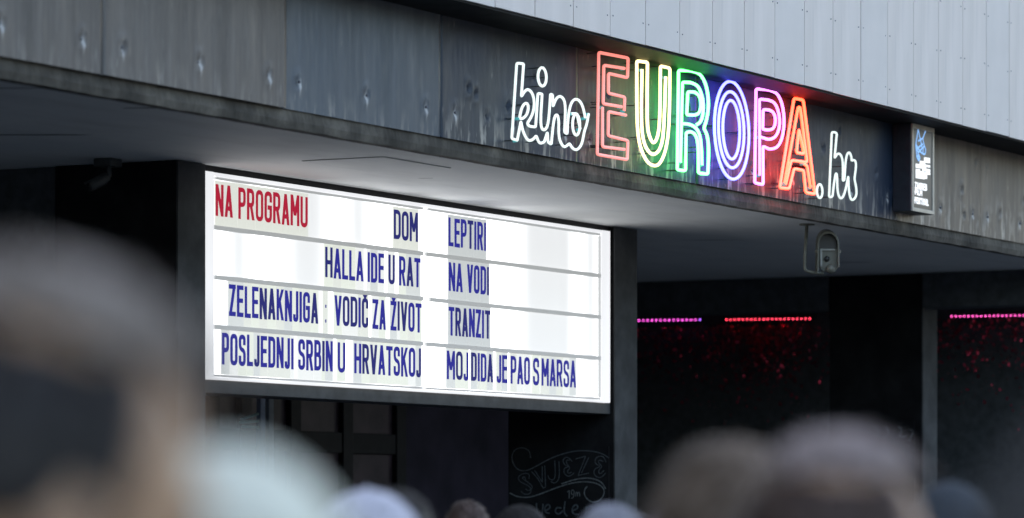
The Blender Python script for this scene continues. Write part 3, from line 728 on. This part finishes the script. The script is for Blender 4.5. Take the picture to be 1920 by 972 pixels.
# small one by the left pier
p0 = at_depth(202, 298, 17.68)
sc = thing('security_camera', 'small dim grey bullet camera under the soffit beside the left pier', 'camera', (p0.x, p0.y, ZS))
CCG = plain('bullet_grey', (.05, .055, .055, 1), .5)
D0 = 17.6
def q3(px, py, dd=0): return at_depth(px, py, D0 + dd)
s = bmesh.new(); box(s, (p0.x - .05, p0.y - .05, 3.365), (p0.x + .05, p0.y + .05, ZS - .001)); obj('mounting_box', s, CCG, sc, bevel=.006)
s = bmesh.new(); tube(s, [q3(204, 312), q3(205, 330), q3(198, 340)], [.012, .010, .012], sides=10); obj('arm', s, CCG, sc, True)
s = bmesh.new(); tube(s, [q3(203, 330), q3(195, 336), q3(172, 348, -.02), q3(168, 350, -.025)], [.02, .027, .027, .025], sides=16); obj('body', s, CCG, sc, True)
s = bmesh.new(); tube(s, [q3(168, 350, -.026), q3(166, 351, -.03)], .021, sides=16); obj('lens', s, CCTV_D, sc, True)
s = bmesh.new(); tube(s, [q3(200, 329), q3(158, 345, -.03)], .006, sides=8); obj('visor', s, CCG, sc)

# ------------------------------------------------------------------ LED strips and the foil wall behind
XL = 26.97
def led(px0, px1, py0, py1, cols, label, n_):
    a, b = on_cross(px0, py0, XL), on_cross(px1, py1, XL)
    t = thing('light_strip', label, 'light strip', tuple(a), 'coloured light strips at the back wall')
    s = bmesh.new(); box(s, (XL - .012, min(a.y, b.y), a.z - .02), (XL + .02, max(a.y, b.y), a.z + .012)); obj('channel', s, BLACK, t)
    for k in range(n_):
        f = (k + .5) / n_; p = a.lerp(b, f); p.z = a.z - .004 + (b.z - a.z) * f
        col = cols[min(len(cols) - 1, int(f * len(cols)))]
        s = bmesh.new(); bmesh.ops.create_icosphere(s, subdivisions=1, radius=.0052); bmesh.ops.translate(s, vec=Vector((XL - .018, p.y, p.z)), verts=s.verts)
        obj('diode', s, col, t)
MAG = glow('led_magenta', (1, .10, .75, 1), 7); PUR = glow('led_purple', (.42, .12, 1, 1), 7); RED = glow('led_red', (1, .05, .10, 1), 9); PNK = glow('led_pink', (1, .10, .50, 1), 7)
led(1196, 1318, 600.5, 599, [MAG] * 14 + [PUR], 'magenta light strip on the back wall right of the lit board', 15)
led(1360, 1524, 599, 597, [RED], 'red light strip on the back wall below the bent pipe camera', 21)
led(1782, 1925, 593, 591, [PNK], 'pink light strip on the back wall at the right edge', 18)
# hanging foil scraps
FOIL = Mat('foil'); FOIL.set(Base_Color=(.55, .045, .10, 1), Metallic=.9, Roughness=.28); FOIL = FOIL.m
s = bmesh.new()
for k in range(2200):
    y = random.choice((random.gauss(12.1, .24), random.gauss(12.1, .24), random.uniform(9.8, 10.75), random.uniform(12.4, 13.4))); z = 3.24 - abs(random.gauss(0, .24)) - .02
    cx = Vector((26.9 + random.uniform(-.05, .05), y, z)); r_ = random.uniform(.004, .014)
    e = Euler((random.uniform(0, 6.3), random.uniform(0, 6.3), random.uniform(0, 6.3))).to_matrix()
    vv = [s.verts.new(cx + e @ Vector(p) * r_) for p in ((-1, -.6, 0), (1, -.6, .1), (1, .6, 0), (-1, .6, .1))]
    s.faces.new(vv)
tagit(obj('foil_curtain', s, FOIL), 'dark wall covering of tiny shiny scraps catching red light', 'decoration', kind='stuff')

# ------------------------------------------------------------------ people
def ell(bm, c_, r_, rot=None, seg=20):
    n0 = len(bm.verts)
    res = bmesh.ops.create_uvsphere(bm, u_segments=seg, v_segments=seg // 2 + 2, radius=1)
    m = Matrix.Translation(Vector(c_)) @ (rot.to_matrix().to_4x4() if rot else Matrix.Identity(4)) @ Matrix.Diagonal((r_[0], r_[1], r_[2], 1))
    bmesh.ops.transform(bm, matrix=m, verts=res['verts'])
def limb(bm, pts, rad, seg=16, fl=1.0):
    """chain of tapered capsules"""
    tube(bm, pts, rad, sides=seg)
    for p, r_ in zip(pts, rad): ell(bm, p, (r_, r_, r_), seg=seg)
def remesh(bm, name, voxel, mat, smooth_it=6):
    me = bpy.data.meshes.new(name + '_raw'); bm.to_mesh(me); bm.free()
    o = bpy.data.objects.new(name + '_raw', me); C.objects.link(o)
    m = o.modifiers.new('r', 'REMESH'); m.mode = 'VOXEL'; m.voxel_size = voxel; m.use_smooth_shade = True
    sm = o.modifiers.new('s', 'SMOOTH'); sm.iterations = smooth_it; sm.factor = .5
    dg = bpy.context.evaluated_depsgraph_get()
    new = bpy.data.meshes.new_from_object(o.evaluated_get(dg)); new.name = name
    bpy.data.objects.remove(o); bpy.data.meshes.remove(me)
    new.materials.clear(); new.materials.append(mat)
    new.polygons.foreach_set('use_smooth', [True] * len(new.polygons))
    return new
def skin_mat(name, col):
    M = Mat(name); n = M.noise(18, 4)
    M.set(Base_Color=M.ramp(n, [(.3, tuple(c * .85 for c in col[:3]) + (1,)), (.7, col)]), Roughness=.5, Subsurface_Weight=.08); return M.m
SKIN = skin_mat('skin', (.52, .31, .21, 1)); SKIN_P = skin_mat('skin_pale', (.62, .42, .34, 1))
# body frame: faces -Y, feet at z = 0, stature 1.75 m
NECK = Vector((0, .02, 1.50))
BOW = Matrix.Translation(NECK) @ Matrix.Rotation(R(17), 4, 'X') @ Matrix.Translation(-NECK)   # head bowed forward
def build_body(bow=False):
    b = bmesh.new()
    Hc = (0, -.005, 1.635)
    ell(b, (0, .012, 1.650), (.075, .096, .098), seg=28)       # cranium
    ell(b, (0, -.022, 1.605), (.062, .072, .095), seg=24)      # face
    ell(b, (0, -.052, 1.545), (.036, .034, .028))              # chin
    ell(b, (0, -.094, 1.607), (.0125, .020, .030))             # nose
    ell(b, (0, -.108, 1.592), (.016, .012, .011))              # nose tip
    ell(b, (0, -.080, 1.565), (.026, .014, .008)); ell(b, (0, -.078, 1.555), (.022, .014, .008))   # lips
    for s_ in (-1, 1):
        ell(b, (s_ * .028, -.074, 1.652), (.026, .016, .010))  # brow
        ell(b, (s_ * .042, -.055, 1.600), (.022, .022, .020))  # cheekbone
        ell(b, (s_ * .079, .012, 1.617), (.009, .020, .032), Euler((.2, 0, s_ * .25)))  # ear
    if bow: bmesh.ops.transform(b, matrix=BOW, verts=b.verts)
    limb(b, [(0, .025, 1.40), (0, .018, 1.48), (0, .008, 1.56) if not bow else (0, -.015, 1.557)], [.068, .058, .055])
    # torso
    for z, rx, ry, y in ((1.40, .15, .085, .02), (1.33, .185, .105, .015), (1.24, .175, .118, .005), (1.13, .155, .108, .0), (1.03, .15, .10, 0), (.95, .165, .115, .005), (.88, .170, .12, .01)):
        ell(b, (0, y, z), (rx, ry, .075), seg=24)
    for s_ in (-1, 1):
        limb(b, [(s_ * .165, .02, 1.385), (s_ * .215, .03, 1.16), (s_ * .225, .0, 1.08), (s_ * .235, -.035, .885)], [.058, .044, .040, .027])
        ell(b, (s_ * .238, -.048, .825), (.018, .040, .048))     # palm
        for k in range(4):
            y = -.082 + k * .021; L = (.062, .075, .078, .066)[k]
            limb(b, [(s_ * .240, y, .790), (s_ * .238, y - .004, .790 - L * .55), (s_ * .230, y - .002, .790 - L)], [.0092, .0085, .007], 8)
        limb(b, [(s_ * .232, -.075, .845), (s_ * .224, -.100, .815), (s_ * .218, -.106, .785)], [.012, .010, .008], 8)
        limb(b, [(s_ * .09, .01, .88), (s_ * .095, .0, .70), (s_ * .095, -.005, .48), (s_ * .095, .012, .32), (s_ * .095, .015, .09)], [.092, .078, .052, .050, .034])
        ell(b, (s_ * .098, -.045, .035), (.040, .115, .033))
    return remesh(b, 'body', .0075, SKIN, 5)
def build_jacket():
    b = bmesh.new()
    for z, rx, ry, y in ((1.42, .13, .085, .02), (1.38, .175, .105, .02), (1.33, .205, .125, .015), (1.24, .198, .138, .005), (1.13, .18, .13, .0), (1.03, .178, .125, 0), (.95, .185, .135, .005), (.86, .195, .14, .01)):
        ell(b, (0, y, z), (rx, ry, .075), seg=24)
    limb(b, [(0, .026, 1.42), (0, .022, 1.475)], [.085, .078])
    for s_ in (-1, 1): limb(b, [(s_ * .170, .02, 1.385), (s_ * .215, .03, 1.16), (s_ * .225, .0, 1.08), (s_ * .235, -.032, .905)], [.076, .062, .057, .044])
    return remesh(b, 'jacket', .011, SKIN, 6)
def build_trousers():
    b = bmesh.new()
    ell(b, (0, .008, .88), (.180, .130, .09))
    for s_ in (-1, 1): limb(b, [(s_ * .09, .01, .88), (s_ * .097, .0, .70), (s_ * .098, -.005, .48), (s_ * .098, .012, .32), (s_ * .098, .015, .09)], [.102, .092, .072, .068, .062])
    return remesh(b, 'trousers', .012, SKIN, 5)
def build_shoe(s_):
    b = bmesh.new(); ell(b, (s_ * .098, -.05, .04), (.050, .135, .045)); ell(b, (s_ * .098, .02, .07), (.047, .06, .06)); box(b, (s_ * .098 - .044, -.16, 0), (s_ * .098 + .044, .065, .022))
    return remesh(b, 'shoe', .009, SKIN, 3)
CR = Vector((0, .012, 1.650))
def build_hair(style, seed):
    rnd = random.Random(seed); b = bmesh.new()
    grow = {'short': .013, 'curly': .022, 'long': .022, 'thin': .006, 'crown': .021, 'bald': .010}[style]
    n0 = 44
    for j in range(n0):
        for i in range(72): pass
    bmesh.ops.create_uvsphere(b, u_segments=72, v_segments=44, radius=1)
    kill = []
    for v in b.verts:
        d = v.co.normalized(); a = math.atan2(d.x, -d.y)          # 0 = forward
        front = math.cos(a)
        cut = .28 if front > .55 else (.05 if front > .1 else -.42)  # hairline by direction
        if style == 'long' and front < .1: cut = -1
        if style == 'thin' and front > .2: cut = .5
        if style == 'crown': cut = .66 + .04 * math.sin(a * 5)
        if style == 'bald' and (d.z > .60 + .05 * math.sin(a * 4) or front > .27 or d.z < -.42): kill.append(v); continue
        if style == 'bald': cut = -.42
        if d.z < cut: kill.append(v); continue
        lump = rnd.uniform(-1, 1) * (.004 if style == 'short' else .009 if style == 'curly' else .003)
        g_ = grow * min(1, (d.z - cut) * 4 + .35) + lump
        v.co = CR + Vector((d.x * (.075 + g_), d.y * (.096 + g_), d.z * (.098 + g_)))
    bmesh.ops.delete(b, geom=kill, context='VERTS')
    # tufts
    ntf = {'short': 900, 'curly': 1300, 'long': 900, 'thin': 300, 'crown': 500, 'bald': 800}[style]
    for _ in range(ntf):
        d = Vector((rnd.gauss(0, 1), rnd.gauss(0, 1), rnd.gauss(.4, 1))).normalized(); a = math.atan2(d.x, -d.y); front = math.cos(a)
        cut = .30 if front > .55 else (.07 if front > .1 else -.38)
        if style == 'thin' and front > .2: cut = .5
        if style == 'crown': cut = .64
        if style == 'bald' and (d.z > .58 or front > .27): continue
        if d.z < cut: continue
        p = CR + Vector((d.x * (.075 + grow), d.y * (.096 + grow), d.z * (.098 + grow)))
        tang = d.cross(Vector((rnd.gauss(0, .4), rnd.gauss(0, .4), rnd.gauss(0, .4)))).normalized() if style == 'curly' else (Vector((0, -.3, -1)) - d * Vector((0, -.3, -1)).dot(d)).normalized() + Vector((rnd.gauss(0, .2), rnd.gauss(0, .2), 0))
        L = .022 if style != 'long' else .04; w = d.cross(tang).normalized() * .0028
        q0 = p - d * .004; q1 = p + d * .007 + tang * L * .5; q2 = p + d * (.004 if style != 'curly' else -.002) + tang * L
        vv = [b.verts.new(x) for x in (q0 - w, q0 + w, q1 + w, q1 - w)]; b.faces.new(vv); t_ = b.verts.new(q2); b.faces.new((vv[3], vv[2], t_))
    if style == 'long':
        for k in range(5): ell(b, ((k - 2) * .032, .075 - abs(k - 2) * .012, 1.54 - .02 * (k % 2)), (.034, .034, .12))
    me = bpy.data.meshes.new('hair'); b.to_mesh(me); b.free(); me.materials.append(SKIN)
    me.polygons.foreach_set('use_smooth', [True] * len(me.polygons)); return me
def build_beanie():
    b = bmesh.new()
    bmesh.ops.create_uvsphere(b, u_segments=96, v_segments=40, radius=1)
    kill = []
    for v in b.verts:
        d = v.co.normalized(); a = math.atan2(d.x, d.y)
        cut = -.25
        if d.z < cut: kill.append(v); continue
        rib = .0018 * math.cos(a * 32)
        cuff = .008 if d.z < .12 else 0
        v.co = CR + Vector((d.x * (.092 + rib + cuff), d.y * (.113 + rib + cuff), d.z * (.121)))
    bmesh.ops.delete(b, geom=kill, context='VERTS')
    return mesh_from(b, 'hat', SKIN, True)
def build_cap(cut=.1, name='cap_crown'):
    b = bmesh.new(); bmesh.ops.create_uvsphere(b, u_segments=48, v_segments=28, radius=1); kill = []
    for v in b.verts:
        d = v.co.normalized()
        if d.z < cut: kill.append(v); continue
        seam = .0015 * abs(math.cos(math.atan2(d.x, d.y) * 3)) ** 8
        v.co = CR + Vector((d.x * (.087 + seam), d.y * (.108 + seam), d.z * .115))
    bmesh.ops.delete(b, geom=kill, context='VERTS')
    ell(b, CR + Vector((0, 0, .115)), (.008, .008, .004), seg=8)
    return mesh_from(b, name, SKIN, True)
def build_peak():
    b = bmesh.new(); rows = []
    for j in range(7):
        t = j / 6; row = []
        for i in range(17):
            a = R(-62 + 124 * i / 16); r_ = 1 + .62 * t * math.cos(a) ** .6
            p = CR + Vector((math.sin(a) * .088 * (1 + .06 * t), -math.cos(a) * .108 * r_, .014 - .022 * t - .010 * abs(math.sin(a)) * t))
            row.append((b.verts.new(p), b.verts.new(p - Vector((0, 0, .004)))))
        rows.append(row)
    for j in range(6):
        for i in range(16):
            b.faces.new((rows[j][i][0], rows[j][i + 1][0], rows[j + 1][i + 1][0], rows[j + 1][i][0])); b.faces.new((rows[j][i][1], rows[j + 1][i][1], rows[j + 1][i + 1][1], rows[j][i + 1][1]))
    for i in range(16): b.faces.new((rows[6][i][0], rows[6][i + 1][0], rows[6][i + 1][1], rows[6][i][1]))
    return mesh_from(b, 'peak', SKIN, True)
BODY_BOWED = build_body(True)
BODY, JACKET, TROUSERS, SHOE_L, SHOE_R = build_body(), build_jacket(), build_trousers(), build_shoe(-1), build_shoe(1)
HAIR = {k: build_hair(k, i) for i, k in enumerate(('short', 'curly', 'long', 'thin', 'crown', 'bald'))}
BEANIE, CAP, PEAK, SKULL = build_beanie(), build_cap(), build_peak(), build_cap(.40)
eb = bmesh.new(); bmesh.ops.create_uvsphere(eb, u_segments=12, v_segments=8, radius=.0115)
M = Mat('eye'); M.set(Base_Color=M.ramp(M.axis(1), [(0, (.02, .015, .01, 1)), (.3, (.7, .7, .7, 1))]), Roughness=.15); EYE = mesh_from(eb, 'eye', M.m, True)
def hair_mat(name, lo, hi, rough=.45):
    M = Mat(name); n = M.noise(1, 4, .6, (90, 90, 12))
    M.set(Base_Color=M.ramp(n, [(.3, lo), (.7, hi)]), Roughness=rough, Specular_IOR_Level=.3, Sheen_Weight=.05, Sheen_Roughness=.35, Sheen_Tint=(.9, .88, .9, 1)); M.bump(n, .4, .004); return M.m
def cloth_mat(name, col):
    return plain(name, col, .9, 0, .15, 60, .2)
TOP = {'short': 1.748 + .013, 'curly': 1.748 + .024, 'long': 1.748 + .022, 'thin': 1.748 + .007, 'bald': 1.746, 'beanie': 1.771, 'cap': 1.765, 'skull': 1.768, 'soft': 1.768}
def person(px, py, d, face, style, label, hair=None, hat=None, crown=None, bow=False, jacket=(.03, .03, .04, 1), trousers=(.02, .025, .04, 1), skin=SKIN):
    """face: direction the person looks, degrees, 0 = straight away from the camera, 90 = towards the right of the photo"""
    p = at_depth(px, py, d)
    s_ = p.z / ((TOP[style] + (.02 if crown else 0)) if not bow else 1.766)
    t = thing('person', label, 'person', (p.x, p.y, 0), 'people watching in front of the cinema')
    look = TH - R(face)                                     # heading of the gaze in the world
    t.rotation_euler = (0, 0, look + R(90)); t.scale = (s_, s_, s_)
    def add(name, me, mat, par=t):
        o = bpy.data.objects.new(name, me); C.objects.link(o); o.parent = par
        o.material_slots[0].link = 'OBJECT'; o.material_slots[0].material = mat
        if bow and name in ('hair', 'crown_hair'): o.matrix_local = BOW
        return o
    add('body', BODY_BOWED if bow else BODY, skin)
    add('jacket', JACKET, cloth_mat('cloth', jacket)); add('trousers', TROUSERS, cloth_mat('cloth', trousers))
    for me in (SHOE_L, SHOE_R): add('shoe', me, BLACK)
    for sx in (-1, 1):
        o = bpy.data.objects.new('eye', EYE); C.objects.link(o); o.parent = t; o.location = (sx * .031, -.076, 1.632)
        if bow: o.matrix_local = BOW @ Matrix.Translation((sx * .031, -.076, 1.632))
    if crown: add('crown_hair', HAIR['crown'], crown)
    if style in HAIR: add('hair', HAIR[style], hair)
    else:
        add('hair', HAIR['thin'], hair or H_DARK)
        if style in ('skull', 'soft'): pass
        if style == 'beanie': add('hat', BEANIE, hat)
        elif style == 'skull': add('cap', SKULL, hat)
        elif style == 'soft': add('cap', CAP, hat)
        else:
            h = add('cap', CAP, hat[0]); add('peak', PEAK, hat[1], h)
    return t
H_DARK = hair_mat('hair_dark', (.012, .010, .009, 1), (.04, .032, .028, 1))
H_BROWN = hair_mat('hair_brown', (.04, .022, .016, 1), (.10, .06, .045, 1))
H_GREY = hair_mat('hair_grey', (.16, .15, .15, 1), (.34, .33, .33, 1))
H_SALT = hair_mat('hair_salt', (.09, .085, .085, 1), (.26, .25, .25, 1))
H_LILAC = hair_mat('hair_silver', (.24, .23, .26, 1), (.48, .46, .50, 1))
H_BLOND = hair_mat('hair_blond', (.075, .05, .034, 1), (.20, .135, .09, 1))
person(-45, 455, 2.2, 60, 'bald', 'very blurred person with bowed head and grey brown hair in the lower left corner', H_DARK, bow=True, crown=hair_mat('hair_ash_brown', (.19, .15, .125, 1), (.42, .345, .29, 1)), skin=skin_mat('skin_tan', (.58, .35, .21, 1)), jacket=(.02, .02, .022, 1))
person(432, 832, 2.5, 5, 'beanie', 'blurred person in a pale mint knitted hat at lower left', H_DARK, hat=cloth_mat('mint_knit', (.78, .76, .62, 1)), jacket=(.2, .22, .24, 1))
person(700, 918, 7.0, 95, 'cap', 'person in a lilac white cap with dark edge beside the mint hat', H_DARK, hat=(cloth_mat('lilac_cotton', (.60, .565, .62, 1)), cloth_mat('navy_cotton', (.03, .035, .07, 1))), jacket=(.25, .25, .28, 1))
person(742, 920, 8.2, 20, 'short', 'person with dark hair half hidden behind the lilac cap', H_DARK)
person(877, 939, 13.5, 10, 'thin', 'person with thin brown hair, low at the edge beneath the door screen', H_BROWN, skin=SKIN_P, jacket=(.12, .10, .08, 1))
person(974, 949, 12.5, -15, 'curly', 'person with dark curly hair just left of the chalkboard foot', H_DARK, jacket=(.05, .08, .14, 1))
person(1145, 949, 8.5, 5, 'short', 'person with silvery lilac hair in front of the chalkboard pier', H_LILAC)
person(1196, 962, 14.5, 0, 'short', 'person with dark hair barely showing right of the chalkboard pier', H_DARK)
person(1283, 928, 7.0, -20, 'beanie', 'person in a dull pink hat half hidden behind the blond head', H_DARK, hat=cloth_mat('pink_knit', (.42, .32, .38, 1)))
person(1362, 834, 4.7, -30, 'long', 'blurred person with long ash blond hair left of the large brown haired head', H_BLOND, jacket=(.20, .16, .12, 1))
person(1592, 812, 4.0, 60, 'bald', 'large blurred head with brown hair, pale on top, at lower right', H_BROWN, crown=hair_mat('hair_pale_ash', (.20, .15, .135, 1), (.44, .34, .315, 1)), skin=skin_mat('skin_rosy', (.50, .31, .21, 1)), jacket=(.05, .05, .06, 1))
person(1778, 903, 7.5, -10, 'cap', 'person in a dark blue cap with a bright rim, at lower right', H_DARK, hat=(cloth_mat('blue_grey_cotton', (.04, .048, .06, 1)), cloth_mat('navy_peak', (.04, .05, .08, 1))), jacket=(.10, .11, .12, 1))
person(2160, 770, 1.75, 0, 'short', 'very blurred dark figure cut off by the right edge', hair_mat('hair_ash', (.02, .02, .022, 1), (.05, .05, .055, 1)), jacket=(.06, .06, .07, 1))
